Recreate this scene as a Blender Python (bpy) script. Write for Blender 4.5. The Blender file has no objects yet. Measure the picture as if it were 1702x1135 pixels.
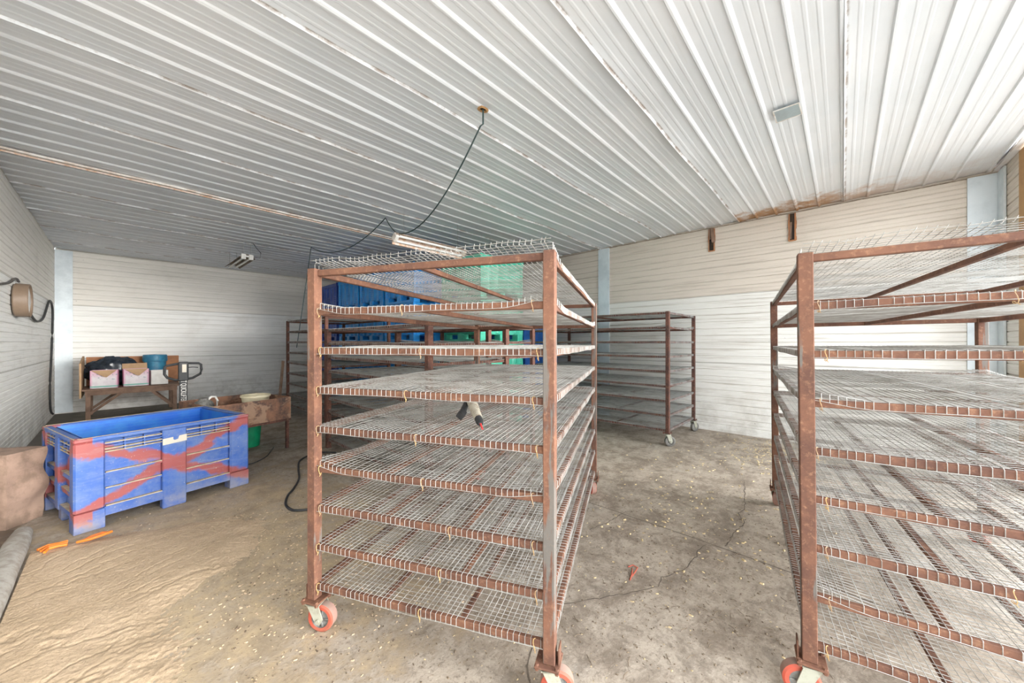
import bpy, math, random
from mathutils import Vector, Matrix, noise
random.seed(7)
SC = bpy.context.scene
COL = SC.collection

# ------------------------------------------------------------------ camera, light, exposure
F, U0, V0, CH = 600.0, 851.0, 569.5, 1.5
CX, CY = 0.7372, 0.6757                      # viewing direction in the room's plan
cam_d = bpy.data.cameras.new('camera')
cam_d.sensor_width = 36.0
cam_d.lens = F / 1702 * 36.0
cam_d.shift_y = (V0 - 567.5) / 1702
cam_d.clip_start = 0.02
cam = bpy.data.objects.new('camera', cam_d)
COL.objects.link(cam)
cam.location = (0, 0, CH)
cam.rotation_euler = (math.radians(90), 0, math.atan2(CY, CX) - math.radians(90))
SC.camera = cam

vs = SC.view_settings
vs.view_transform = 'Standard'; vs.look = 'None'; vs.gamma = 1.0; vs.use_curve_mapping = False
vs.exposure = 0.12

world = bpy.data.worlds.new('sky'); SC.world = world
world.use_nodes = True
wn = world.node_tree; wn.nodes.clear()
wo = wn.nodes.new('ShaderNodeOutputWorld'); wb = wn.nodes.new('ShaderNodeBackground')
wb.inputs[0].default_value = (0.90, 0.95, 1.0, 1); wb.inputs[1].default_value = 7.6
wn.links.new(wb.outputs[0], wo.inputs[0])

sun_d = bpy.data.lights.new('sun', 'SUN'); sun_d.energy = 9.0; sun_d.angle = math.radians(28)
sun_d.color = (1.0, 0.96, 0.90)
sun = bpy.data.objects.new('sun', sun_d); COL.objects.link(sun)
sun.rotation_euler = Vector((-0.34, 0.93, -0.12)).to_track_quat('-Z', 'Y').to_euler()

SC.cycles.use_denoising = True
SC.cycles.max_bounces = 10
SC.cycles.diffuse_bounces = 8
SC.cycles.use_adaptive_sampling = True

# ------------------------------------------------------------------ helpers
def W(r, d, z=0.0):
    """plan point: r metres right of the camera axis, d metres ahead -> room coordinates"""
    return Vector((CY * r + CX * d, -CX * r + CY * d, z))
def at(u, v, z):
    d = (CH - z) * F / (v - V0)
    return W((u - U0) / F * d, d, z)
def on_x(u, v, X):
    q = (u - U0) / F
    d = X / (CY * q + CX)
    return W(q * d, d, CH - (v - V0) * d / F)
def on_ceiling(u, v, z=3.47):
    return at(u, v, z)

class MB:
    def __init__(s): s.v = []; s.f = []; s.m = []
    def add(s, vs_, fs, m=0):
        o = len(s.v); s.v += [tuple(p) for p in vs_]
        for f in fs: s.f.append(tuple(i + o for i in f)); s.m.append(m)
    def hexa(s, c, m=0):           # c: 8 corners, bottom ring then top ring
        s.add(c, [(3,2,1,0),(4,5,6,7),(0,1,5,4),(1,2,6,5),(2,3,7,6),(3,0,4,7)], m)
    def box(s, x0, y0, z0, x1, y1, z1, m=0, b=0.0, M=None):
        if b <= 0:
            c = [(x0,y0,z0),(x1,y0,z0),(x1,y1,z0),(x0,y1,z0),(x0,y0,z1),(x1,y0,z1),(x1,y1,z1),(x0,y1,z1)]
            fs = [(3,2,1,0),(4,5,6,7),(0,1,5,4),(1,2,6,5),(2,3,7,6),(3,0,4,7)]
        else:
            c = []
            for (z, i) in ((z0, b), (z0 + b, 0), (z1 - b, 0), (z1, b)):
                j = i
                for (x, y) in ((x0+b+j*0, y0+j),(x1-b, y0+j),(x1-j, y0+b),(x1-j, y1-b),(x1-b, y1-j),(x0+b, y1-j),(x0+j, y1-b),(x0+j, y0+b)):
                    c.append((x, y, z))
            fs = [tuple(range(7,-1,-1)), tuple(range(24,32))]
            for k in range(3):
                for q in range(8):
                    a = k*8+q; bb = k*8+(q+1)%8
                    fs.append((a, bb, bb+8, a+8))
        if M is not None: c = [M @ Vector(p) for p in c]
        s.add(c, fs, m)
    def bar(s, p, q, w, h=None, m=0, up=(0,0,1)):
        p = Vector(p); q = Vector(q); h = h or w
        d = (q-p).normalized(); u = Vector(up)
        if abs(d.dot(u)) > .98: u = Vector((1,0,0))
        sx = d.cross(u).normalized(); sz = sx.cross(d).normalized()
        c = []
        for e in (p, q):
            for a, b in ((-1,-1),(1,-1),(1,1),(-1,1)): c.append(e + sx*a*w/2 + sz*b*h/2)
        s.add(c, [(3,2,1,0),(4,5,6,7),(0,1,5,4),(1,2,6,5),(2,3,7,6),(3,0,4,7)], m)
    def tube(s, pts, r, n=6, m=0, cap=True, up=(0,0,1)):
        pts = [Vector(p) for p in pts]; rings = []
        N = len(pts); rr = r if isinstance(r, (list, tuple)) else [r]*N
        up0 = Vector(up)
        for i, p in enumerate(pts):
            d = (pts[min(i+1,N-1)] - pts[max(i-1,0)])
            if d.length < 1e-9: d = Vector((0,0,1))
            d.normalize(); u = up0
            if abs(d.dot(u)) > .97: u = Vector((.6,.8,0)) if abs(d.z) > .9 else Vector((0,0,1))
            a = d.cross(u).normalized(); b = a.cross(d)
            rings.append([p + (a*math.cos(t) + b*math.sin(t))*rr[i] for t in [2*math.pi*k/n for k in range(n)]])
        vv = [q for R in rings for q in R]; fs = []
        for i in range(N-1):
            for k in range(n):
                fs.append((i*n+k, i*n+(k+1)%n, (i+1)*n+(k+1)%n, (i+1)*n+k))
        if cap: fs.append(tuple(range(n-1,-1,-1))); fs.append(tuple((N-1)*n+k for k in range(n)))
        s.add(vv, fs, m)
    def lathe(s, prof, n=24, c=(0,0,0), M=None, m=0, mats=None):
        vv = []; fs = []; ms = []
        for (r, z) in prof:
            for k in range(n):
                t = 2*math.pi*k/n; vv.append(Vector((c[0]+r*math.cos(t), c[1]+r*math.sin(t), c[2]+z)))
        if M is not None: vv = [M @ p for p in vv]
        o = len(s.v); s.v += [tuple(p) for p in vv]
        for i in range(len(prof)-1):
            for k in range(n):
                s.f.append((o+i*n+k, o+i*n+(k+1)%n, o+(i+1)*n+(k+1)%n, o+(i+1)*n+k)); s.m.append(mats[i] if mats else m)
    def grid(s, fn, nu, nv, m=0):
        o = len(s.v)
        for j in range(nv+1):
            for i in range(nu+1): s.v.append(tuple(fn(i/nu, j/nv)))
        for j in range(nv):
            for i in range(nu):
                a = o + j*(nu+1)+i; s.f.append((a, a+1, a+nu+2, a+nu+1)); s.m.append(m)
    def build(s, name, mats, parent=None, smooth=False, loc=None, rotz=0):
        me = bpy.data.meshes.new(name); me.from_pydata(s.v, [], s.f)
        if not isinstance(mats, (list, tuple)): mats = [mats]
        for mm in mats: me.materials.append(mm)
        if len(mats) > 1: me.polygons.foreach_set('material_index', s.m)
        if smooth:
            me.polygons.foreach_set('use_smooth', [True]*len(me.polygons))
            try: me.set_sharp_from_angle(angle=math.radians(38))
            except Exception: pass
        me.update()
        o = bpy.data.objects.new(name, me); COL.objects.link(o)
        if parent: o.parent = parent
        if loc is not None: o.location = loc
        if rotz: o.rotation_euler = (0,0,rotz)
        return o
def empty(name, loc=(0,0,0), rz=0, parent=None):
    o = bpy.data.objects.new(name, None); COL.objects.link(o); o.location = loc
    o.rotation_euler = (0,0,rz); o.empty_display_size = .1
    if parent: o.parent = parent
    return o
def tag(o, label, cat, group=None, kind=None):
    o['label'] = label; o['category'] = cat
    if group: o['group'] = group
    if kind: o['kind'] = kind
    return o
def struct(o): o['kind'] = 'structure'; return o

# ------------------------------------------------------------------ materials
class NT:
    def __init__(s, name):
        s.mat = bpy.data.materials.new(name); s.mat.use_nodes = True
        s.t = s.mat.node_tree; s.n = s.t.nodes; s.l = s.t.links
        s.b = s.n['Principled BSDF']
        s.tc = s.n.new('ShaderNodeTexCoord').outputs['Object']
    def val(s, v):
        return v
    def lk(s, a, sock):
        if isinstance(a, (int, float)): sock.default_value = a
        elif isinstance(a, tuple): sock.default_value = (*a[:3], 1) if len(sock.default_value) == 4 else a
        else: s.l.new(a, sock)
    def scale(s, v, sc):
        m = s.n.new('ShaderNodeMapping'); s.lk(v, m.inputs[0]); m.inputs[3].default_value = sc
        return m.outputs[0]
    def noise(s, scale=5, detail=5, rough=.6, vec=None, dist=0):
        n = s.n.new('ShaderNodeTexNoise'); s.lk(vec if vec is not None else s.tc, n.inputs['Vector'])
        n.inputs['Scale'].default_value = scale; n.inputs['Detail'].default_value = detail
        n.inputs['Roughness'].default_value = rough; n.inputs['Distortion'].default_value = dist
        return n.outputs[0]
    def ramp(s, v, lo, hi, a=0.0, b=1.0, smooth=True):
        m = s.n.new('ShaderNodeMapRange'); m.interpolation_type = 'SMOOTHSTEP' if smooth else 'LINEAR'
        s.lk(v, m.inputs[0]); m.inputs[1].default_value = lo; m.inputs[2].default_value = hi
        m.inputs[3].default_value = a; m.inputs[4].default_value = b
        return m.outputs[0]
    def math(s, op, a, b=0.0, c=None):
        m = s.n.new('ShaderNodeMath'); m.operation = op; s.lk(a, m.inputs[0]); s.lk(b, m.inputs[1])
        if c is not None: s.lk(c, m.inputs[2])
        return m.outputs[0]
    def mix(s, f, a, b):
        m = s.n.new('ShaderNodeMix'); m.data_type = 'RGBA'
        s.lk(f, m.inputs[0])
        for v, k in ((a, 6), (b, 7)): s.lk(v, m.inputs[k])
        return m.outputs[2]
    def xyz(s):
        n = s.n.new('ShaderNodeSeparateXYZ'); s.lk(s.tc, n.inputs[0]); return n.outputs
    def bump(s, h, strength=.3, dist=.01):
        b = s.n.new('ShaderNodeBump'); b.inputs['Strength'].default_value = strength
        b.inputs['Distance'].default_value = dist; s.lk(h, b.inputs['Height'])
        s.l.new(b.outputs[0], s.b.inputs['Normal'])
    def out(s, col, rough=.6, metal=0.0):
        s.lk(col, s.b.inputs['Base Color']); s.lk(rough, s.b.inputs['Roughness']); s.lk(metal, s.b.inputs['Metallic'])
        return s.mat

def simple(name, c1, c2=None, rough=.6, metal=0, sc=8, lo=.4, hi=.65, bump=0, spec=None):
    t = NT(name); n = t.noise(sc, 6, .65)
    col = t.mix(t.ramp(n, lo, hi), c1, c2 if c2 else tuple(x*.8 for x in c1))
    if bump: t.bump(t.noise(sc*6, 4, .6), bump, .004)
    if spec is not None: t.b.inputs['Specular IOR Level'].default_value = spec
    return t.out(col, rough, metal)

def mk_rust(name, base=(.185,.083,.048), dark=(.10,.045,.030), grey=(.135,.14,.128), amt=.70, streak=0):
    t = NT(name)
    n1 = t.noise(6, 7, .7); n2 = t.noise(40, 5, .7); n3 = t.noise(3.2, 5, .6, dist=.4)
    c = t.mix(t.ramp(n1, .35, .68), base, dark)
    c = t.mix(t.ramp(n2, .50, .72, 0, .42), c, (.40,.22,.125))
    if streak: n3 = t.noise(1.0, 6, .65, vec=t.scale(t.tc, (16, 16, 1.7)))
    c = t.mix(t.ramp(n3, amt, amt+.06, 0, .75), c, grey)
    t.bump(n2, .35, .003)
    return t.out(c, .85, .0)
M_rust = mk_rust('rusted_steel')
M_post = mk_rust('rusted_post_steel', amt=.52, streak=1)
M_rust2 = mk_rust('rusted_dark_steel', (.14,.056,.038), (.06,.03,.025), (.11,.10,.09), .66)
M_trough = mk_rust('flaking_rust', (.30,.15,.09), (.08,.055,.05), (.42,.27,.18), .52)

def mk_wire(name, a, b):
    t = NT(name); n = t.noise(9, 4, .6)
    return t.out(t.mix(t.ramp(n, .42, .66), a, b), .55, .25)
M_wire = mk_wire('galvanised_wire', (.46,.45,.425), (.29,.275,.245))
M_wire2 = mk_wire('darker_wire', (.40,.41,.39), (.24,.23,.21))  # darker wire colour for the racks farther back
M_yellow = simple('yellow_wire_tie', (.58,.36,.14), (.40,.28,.17), .6)

def mk_wall(name, warm=False, ):
    t = NT(name); x = t.xyz()
    st = t.scale(t.tc, (1.2, 1.2, 26)); n1 = t.noise(1.0, 6, .6, vec=st)
    n2 = t.noise(1.3, 5, .6); n3 = t.noise(22, 5, .7); n4 = t.noise(3.0, 6, .7)
    low = (.77,.755,.71) if warm else (.89,.89,.86); hi = (.68,.61,.53) if warm else (.83,.80,.74)
    zz = t.math('ADD', x[2], t.ramp(n2, .3, .7, -.02, .02))
    c = t.mix(t.ramp(zz, 2.29, 2.31), low, hi)
    c = t.mix(t.ramp(n1, .48, .75, 0, .55 if warm else .32), c, (.40,.34,.28) if warm else (.46,.44,.40))
    c = t.mix(t.ramp(n2, .52, .75, 0, .30), c, (.50,.45,.38))
    # dirt near the floor and speckles
    dz = t.ramp(x[2], 1.0, 0.0); dn = t.math('MULTIPLY', dz, t.ramp(n4, .42, .62))
    c = t.mix(t.math('MULTIPLY', dn, .35), c, (.28,.25,.20))
    sp = t.math('MULTIPLY', t.ramp(n3, .66, .70), t.ramp(n4, .50, .62))
    c = t.mix(t.math('MULTIPLY', sp, .75), c, (.10,.085,.07))
    gz = t.math('PINGPONG', t.math('SUBTRACT', x[2], .006), .0577)
    gl = t.math('MULTIPLY', t.ramp(gz, .003, .013, 1, 0), t.ramp(n1, .35, .60, .25, 1))
    c = t.mix(t.math('MULTIPLY', gl, .34), c, (.42,.37,.31) if warm else (.46,.44,.40))
    # joints between panels
    for z in (1.154, 2.30):
        g = t.math('ABSOLUTE', t.math('SUBTRACT', x[2], z))
        c = t.mix(t.ramp(g, .003, .008, .6, 0), c, (.22,.20,.18))
    t.bump(n4, .15, .01)
    return t.out(c, .55)
M_wall = mk_wall('white_wall_panel')
M_wall_w = mk_wall('stained_wall_panel', True)
M_flash = simple('blue_white_flashing', (.72,.79,.83), (.60,.67,.71), .45, .1, 3)

def mk_ceiling():
    t = NT('painted_ribbed_steel'); x = t.xyz()
    n1 = t.noise(.9, 5, .6); n2 = t.noise(30, 5, .7); n3 = t.noise(5, 6, .7)
    st = t.scale(t.tc, (1.0, 12, 1)); n4 = t.noise(1.5, 5, .65, vec=st)
    c = t.mix(t.ramp(n1, .35, .65), (.81,.825,.845), (.75,.78,.81))
    c = t.mix(t.ramp(n4, .52, .78, 0, .25), c, (.60,.59,.55))
    sp = t.math('MULTIPLY', t.ramp(n2, .68, .72), t.ramp(n3, .55, .64))
    c = t.mix(t.math('MULTIPLY', sp, .6), c, (.18,.14,.10))
    # rust and grime on the laps of the sheets
    m = t.math('PINGPONG', t.math('ADD', x[1], 10.02), .625)      # 0 at each lap
    lap = t.math('MULTIPLY', t.ramp(m, .0, .016, 1, 0), t.ramp(t.noise(4, 6, .7), .40, .60))
    c = t.mix(t.math('MULTIPLY', lap, .85), c, (.20,.13,.08))
    # rust stain by the right wall
    a = t.ramp(t.math('ADD', x[0], t.ramp(n3, .3, .7, -.25, .25)), 6.25, 6.85)
    b = t.math('MULTIPLY', t.ramp(x[1], -1.0, .5, .25, 1), t.ramp(x[1], 1.22, 1.26, 1, .0))
    c = t.mix(t.math('MULTIPLY', a, t.math('MULTIPLY', b, .95)), c, (.42,.20,.06))
    t.bump(n3, .05, .01)
    return t.out(c, .42)
M_ceil = mk_ceiling()

def mk_floor():
    t = NT('dusty_concrete'); x = t.xyz()
    n1 = t.noise(.8, 7, .65); n2 = t.noise(6, 8, .7, dist=.5); n3 = t.noise(55, 4, .7); n4 = t.noise(3.4, 9, .78, dist=.25)
    c = t.mix(t.ramp(n4, .36, .60), (.205,.162,.122), (.42,.355,.285))
    c = t.mix(t.ramp(n2, .52, .70, 0, .65), c, (.20,.165,.13))
    c = t.mix(t.ramp(n1, .58, .72, 0, .45), c, (.60,.57,.52))
    n7 = t.noise(24, 7, .8)
    c = t.mix(t.ramp(n7, .50, .62, 0, .65), c, (.19,.155,.12))
    c = t.mix(t.ramp(n3, .56, .68, 0, .6), c, (.13,.105,.08))
    c = t.mix(t.ramp(n3, .30, .38, .45, 0), c, (.68,.62,.50))
    # tan grain dust around the heap and along the left side
    dx = t.math('SUBTRACT', x[0], .45); dy = t.math('SUBTRACT', x[1], 3.4)
    rr = t.math('SQRT', t.math('ADD', t.math('MULTIPLY', t.math('MULTIPLY', dx, dx), 1.1), t.math('MULTIPLY', t.math('MULTIPLY', dy, dy), .42)))
    msk = t.ramp(t.math('ADD', rr, t.ramp(n4, .3, .7, -.6, .6)), .55, 1.55, 1, 0)
    c = t.mix(t.math('MULTIPLY', msk, t.ramp(n2, .36, .60, .95, .45)), c, (.50,.385,.245))
    c = t.mix(t.math('MULTIPLY', t.ramp(n3, .55, .66, 0, .6), msk), c, (.25,.185,.12))
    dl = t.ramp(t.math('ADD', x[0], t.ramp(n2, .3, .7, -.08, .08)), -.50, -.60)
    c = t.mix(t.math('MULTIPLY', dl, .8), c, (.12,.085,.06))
    # damp dark floor near the back wall
    c = t.mix(t.ramp(t.math('ADD', x[1], t.ramp(n2, .3, .7, -.3, .3)), 7.2, 9.5, 0, .6), c, (.13,.14,.13))
    t.bump(t.math('ADD', n2, t.math('MULTIPLY', n3, .5)), .45, .012)
    return t.out(c, .9)
M_floor = mk_floor()
M_crack = simple('crack_dirt', (.09,.07,.055), (.15,.12,.09), .95)
def mk_saw():
    t = NT('tan_sawdust'); n1 = t.noise(3, 6, .7); n3 = t.noise(95, 4, .8); n4 = t.noise(14, 7, .8)
    c = t.mix(t.ramp(n1, .35, .65), (.63,.475,.325), (.53,.395,.26))
    c = t.mix(t.ramp(n3, .52, .62, 0, .55), c, (.37,.275,.175))
    c = t.mix(t.ramp(n4, .56, .70, 0, .6), c, (.30,.225,.15))
    t.bump(t.math('ADD', n3, n4), .9, .008)
    return t.out(c, .95)
M_saw = mk_saw()
M_ground = simple('bounce_gravel', (.36,.345,.32), (.30,.285,.26), .9, 0, 3)

def mk_bin():
    t = NT('scuffed_blue_plastic_with_red_paint'); x = t.xyz()
    n1 = t.noise(5, 6, .7); n2 = t.noise(45, 5, .75); n3 = t.noise(2.5, 5, .6)
    c = t.mix(t.ramp(n1, .38, .68), (.030,.105,.40), (.10,.17,.38))
    def X(u, half, zc, zs):
        k = t.math('DIVIDE', u, half)
        w = t.math('ADD', t.ramp(n3, .3, .7, -.045, .045), t.ramp(n1, .3, .7, -.010, .010))
        a = t.math('ABSOLUTE', t.math('ADD', t.math('SUBTRACT', t.math('SUBTRACT', x[2], zc), t.math('MULTIPLY', k, zs)), w))
        b = t.math('ABSOLUTE', t.math('ADD', t.math('ADD', t.math('SUBTRACT', x[2], zc), t.math('MULTIPLY', k, zs)), w))
        return t.ramp(t.math('MINIMUM', a, b), .030, .072, 1, 0)
    front = t.ramp(x[1], -.40, -.41)
    side = t.ramp(x[0], -.50, -.51)
    mk = t.math('MAXIMUM', t.math('MULTIPLY', X(x[0], .6, .41, .27), front), t.math('MULTIPLY', X(x[1], .5, .41, .30), side))
    c = t.mix(t.math('MULTIPLY', mk, .92), c, (.33,.065,.04))
    n5 = t.noise(1.0, 6, .75, vec=t.scale(t.tc, (3, 3, 22)))
    c = t.mix(t.ramp(n5, .50, .78, 0, .40), c, (.32,.33,.36))
    n6 = t.noise(80, 3, .6)
    c = t.mix(t.ramp(n2, .62, .70, 0, .5), c, (.42,.38,.31))
    c = t.mix(t.math('MULTIPLY', t.ramp(n6, .69, .72), .8), c, (.58,.50,.38))
    c = t.mix(t.math('MULTIPLY', t.ramp(x[2], .22, .0), t.ramp(n1, .35, .65, .1, .55)), c, (.33,.29,.25))
    up = t.ramp(t.n.new('ShaderNodeNewGeometry').outputs['Normal'], 0, 1)
    return t.out(c, .5)
M_bin = mk_bin()
M_dust = simple('tan_dust', (.52,.44,.32), (.38,.30,.21), .95, 0, 20)
M_blue_in = simple('bright_blue_plastic', (.02,.14,.60), (.04,.22,.62), .35, 0, 4)
M_sticker = simple('torn_white_sticker', (.56,.53,.46), (.62,.55,.45), .7, 0, 30)
M_navy = simple('navy_plastic', (.02,.06,.32), (.04,.10,.40), .3, 0, 4)
M_blue = simple('azure_plastic', (.02,.24,.66), (.03,.32,.74), .28, 0, 4)
M_green = simple('mint_green_plastic', (.06,.50,.33), (.10,.58,.42), .4, 0, 4)
M_cobalt = simple('cobalt_plastic', (.03,.14,.52), (.04,.19,.56), .4, 0, 4)
M_wood = simple('weathered_brown_wood', (.27,.17,.12), (.18,.11,.075), .8, 0, 7, bump=.2)
M_wood2 = simple('orange_wood', (.45,.20,.09), (.34,.15,.07), .75, 0, 5, bump=.2)
M_ply = simple('yellow_plywood', (.50,.29,.12), (.40,.22,.09), .7, 0, 4)
M_tan = simple('tan_enamel', (.21,.15,.105), (.17,.12,.085), .45, 0, 4)
M_white = simple('white_plastic', (.75,.74,.70), (.66,.64,.60), .5, 0, 10)
M_black = simple('black_rubber', (.022,.024,.026), (.04,.04,.042), .55, 0, 10)
M_cable = simple('dark_green_cable', (.03,.06,.06), (.05,.08,.08), .6)
M_greycable = simple('grey_brown_cable', (.12,.11,.10), (.07,.065,.06), .6)
M_bag = simple('black_bag_plastic', (.012,.018,.028), (.03,.04,.055), .22, 0, 10)
M_card = simple('brown_cardboard', (.50,.33,.19), (.44,.28,.16), .85)
M_bucketblue = simple('dull_blue_plastic', (.03,.16,.28), (.05,.26,.40), .45)
M_buckgreen = simple('bright_green_plastic', (.0,.30,.13), (.0,.22,.10), .45, 0, 12)
M_cream = simple('cream_plastic', (.75,.68,.48), (.68,.60,.42), .5)
M_fork = simple('greenish_zinc', (.42,.42,.34), (.28,.26,.20), .6, .2, 15)
M_redpu = simple('red_polyurethane', (.50,.085,.05), (.33,.11,.07), .6, 0, 12)
M_tread = simple('dusty_pink_tread', (.36,.20,.16), (.28,.21,.17), .8, 0, 9)
M_greywheel = simple('grey_wheel_rubber', (.20,.19,.17), (.12,.115,.105), .7, 0, 12)
M_hub = simple('grey_hub', (.30,.30,.28), (.12,.11,.10), .6, .3, 14)
M_dark = simple('painted_hollow_shade', (.025,.018,.014), (.06,.035,.02), .9)  # shade inside the ceiling hole and wall pockets, painted as near-black colour
M_orange = simple('orange_strap', (.80,.20,.02), (.60,.17,.03), .6, 0, 15)
M_conc = simple('rough_grey_concrete', (.42,.40,.36), (.28,.25,.21), .95, 0, 9, bump=.5)
M_stump = simple('stained_brown_masonry', (.30,.205,.155), (.19,.13,.095), .95, 0, 7, bump=.8)
M_chaff = simple('yellow_chaff', (.60,.47,.27), (.44,.34,.19), .9, 0, 40)
M_twig = simple('brown_twigs', (.20,.15,.10), (.10,.07,.05), .9, 0, 40)
M_patch = simple('grey_metal_patch', (.40,.48,.50), (.34,.39,.41), .4, .3, 6)
M_lampw = simple('dirty_white_enamel', (.78,.76,.72), (.60,.50,.42), .45, 0, 9)
M_lampr = simple('rust_speckled_enamel', (.68,.58,.52), (.50,.30,.18), .6, 0, 16)
M_tubeglass = simple('unlit_tube_glass', (.80,.80,.78), (.74,.74,.72), .15)
M_grime = simple('brown_grime', (.22,.17,.12), (.40,.34,.27), .8, 0, 14)
M_drill = simple('beige_tool_plastic', (.50,.47,.38), (.30,.24,.18), .5, 0, 30)
M_redbit = simple('red_bit', (.55,.04,.04), None, .4)

# ------------------------------------------------------------------ the shell
XL, XR, YF, YB, ZC = -0.897, 6.856, -1.333, 12.18, 3.485
# floor, with its cracks and the saw-cut joint lying in the same object
fl = MB()
fl.box(XL-.2, YF-.3, -.12, XR+.2, YB+.2, 0)
def ribbon(pts, w, m=1, jit=0.0):
    out = []
    for i in range(len(pts)-1):
        a, b = pts[i], pts[i+1]; n = max(2, int((b-a).length/.03)) if jit else 1
        for k in range(n): out.append(a.lerp(b, k/n) + Vector((random.uniform(-jit,jit), random.uniform(-jit,jit), 0)))
    out.append(pts[-1]); v = []; f = []
    for i, p in enumerate(out):
        d = (out[min(i+1,len(out)-1)] - out[max(i-1,0)]).normalized(); s = Vector((-d.y, d.x, 0))
        ww = w*random.uniform(.5, 1.3) if jit else w
        v += [p + s*ww/2 + Vector((0,0,.0012)), p - s*ww/2 + Vector((0,0,.0012))]
        if i: f.append((2*i-2, 2*i-1, 2*i+1, 2*i))
    fl.add(v, f, m)
G = lambda *ps: [at(u, v, 0) for u, v in ps]
ribbon(G((940,822),(985,837),(1150,893),(1335,959),(1500,1020)), .008)
ribbon(G((1237,800),(1238,846),(1228,853),(1238,869),(1223,883),(1205,908)), .008, jit=.008)
ribbon(G((1174,905),(1160,915),(1158,925),(1135,948),(1100,960),(1095,975),(1060,983),(1020,990),(980,997),(935,1004)), .006, jit=.006)
ribbon(G((884,1078),(876,1110),(880,1135),(872,1180)), .007, jit=.006)
ribbon(G((1040,850),(1010,868),(980,880)), .006, jit=.006)
struct(fl.build('floor', [M_floor, M_crack]))

gr = MB(); gr.box(-40, -60, -.16, 40, YF-.3, -.03)  # unseen ground outside, added to bounce daylight into the room
struct(gr.build('ground', M_ground))

# ceiling of ribbed sheets, each 1.25 m wide, lapped
ce = MB()
prof = [(0,0),(.008,-.010),(.020,-.016),(.032,-.016),(.042,0),(.108,0),(.116,-.0022),(.130,-.0022),(.138,0),(.175,0),(.183,-.0022),(.197,-.0022),(.205,0)]
k = -2
while True:
    y0 = -.02 + 1.25*k
    if y0 > YB: break
    ys = []
    for j in range(5):
        ys += [(y0 + j*.25 + a, z) for a, z in prof]
    ys += [(y0+1.25, 0), (y0+1.262, -.018)]
    ys = [(y, z) for y, z in ys if YF-.02 <= y <= YB+.02]
    nx = 48
    if len(ys) > 3:
        o = len(ce.v)
        for (y, z) in ys:
            e = (y - y0)/1.25
            for i in range(nx+1):
                X = XL-.02 + (XR-XL+.04)*i/nx
                edge = max(0, 1 - abs(e-1)*4) ; edge0 = max(0, 1-abs(e)*4)
                sag = -.030*edge*edge*(.5+noise.noise(Vector((X*.9, k*3.1, 0)))) - .012*noise.noise(Vector((X*.6, y*.8, 5))) + .006*edge0
                ce.v.append((X, y, ZC + z + sag + .006*(k % 2)))
        for a in range(len(ys)-1):
            for i in range(nx):
                q = o + a*(nx+1) + i
                ce.f.append((q, q+nx+1, q+nx+2, q+1)); ce.m.append(0)
    k += 1
ce.box(XL-.2, YF-.02, ZC+.05, XR+.2, YB+.2, ZC+.15)
struct(ce.build('ceiling', M_ceil))

def wall(name, p, q, z0, z1, mat, nrm, thick=.12):
    """ribbed panelled wall from p to q; nrm points into the room"""
    mb = MB(); p = Vector((*p, 0)); q = Vector((*q, 0)); n = Vector((*nrm, 0)); L = (q-p).length
    zs = []; z = z0
    while z < z1:
        zs += [(z-.004, 0), (z+.003, -.009), (z+.009, -.009), (z+.016, 0)] if z > z0 else [(z, 0)]
        if z+.06 < z1: zs += [(z+.055, 0), (z+.060, -.0035), (z+.065, 0)]
        z += .1154
    zs.append((z1, 0)); zs = [(a, b) for a, b in zs if a <= z1]
    ns = max(2, int(L/.5)); o = len(mb.v)
    for (z, dpt) in zs:
        for i in range(ns+1):
            c = p.lerp(q, i/ns); w = .004*noise.noise(Vector((c.x+c.y, z*1.5, 2)))
            mb.v.append(tuple(c + n*(dpt + w) + Vector((0,0,z))))
    for a in range(len(zs)-1):
        for i in range(ns):
            r = o + a*(ns+1)+i; mb.f.append((r, r+1, r+ns+2, r+ns+1)); mb.m.append(0)
    c = [p - n*.02, q - n*.02, q - n*(thick+.02), p - n*(thick+.02)]
    mb.hexa([v + Vector((0,0,z0-.1)) for v in c] + [v + Vector((0,0,z1+.1)) for v in c])
    return struct(mb.build(name, mat))
wall('wall_left', (XL, YF), (XL, YB), 0, ZC, M_wall, (1, 0))
wall('wall_back', (XL, YB), (XR, YB), 0, ZC, M_wall, (0, -1))
wall('wall_right', (XR, YB), (XR, YF), 0, ZC, M_wall_w, (-1, 0))
wall('wall_front', (XR, YF), (6.24, YF), 0, ZC, M_wall_w, (0, 1))

def trim(name, x0, y0, z0, x1, y1, z1, mat, b=0):
    m = MB(); m.box(x0, y0, z0, x1, y1, z1, b=b); return struct(m.build(name, mat))
trim('trim_1', XL-.01, YB-.022, .02, XL+.24, YB-.004, ZC-.03, M_flash)          # back left corner
trim('trim_2', XR-.022, 3.55, 0.0, XR-.004, 3.80, ZC-.03, M_flash)                # vertical strip on right wall
trim('trim_3', XR-.022, YF+.004, 0.0, XR-.004, YF+.24, ZC-.03, M_flash)
trim('trim_4', XR-.24, YF+.004, 0.0, XR-.03, YF+.022, ZC-.03, M_flash)
trim('trim_5', 6.02, YF-.16, 0.0, 6.235, YF+.004, ZC-.03, M_ply)                   # door jamb
fj = MB()
for i in range(24):
    a = XL+.05 + (XR-XL-.1)*i/24; b = XL+.05 + (XR-XL-.1)*(i+1)/24
    za = ZC-.034-.010*noise.noise(Vector((a, 9, 1))); zb = ZC-.034-.010*noise.noise(Vector((b, 9, 1)))
    fj.bar((a, 6.20, za), (b, 6.20, zb), .05, .020, m=0); fj.bar((a, 6.228, za-.012), (b, 6.228, zb-.012), .006, .028, m=1)
struct(fj.build('trim_6', [M_lampw, M_lampr]))
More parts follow.
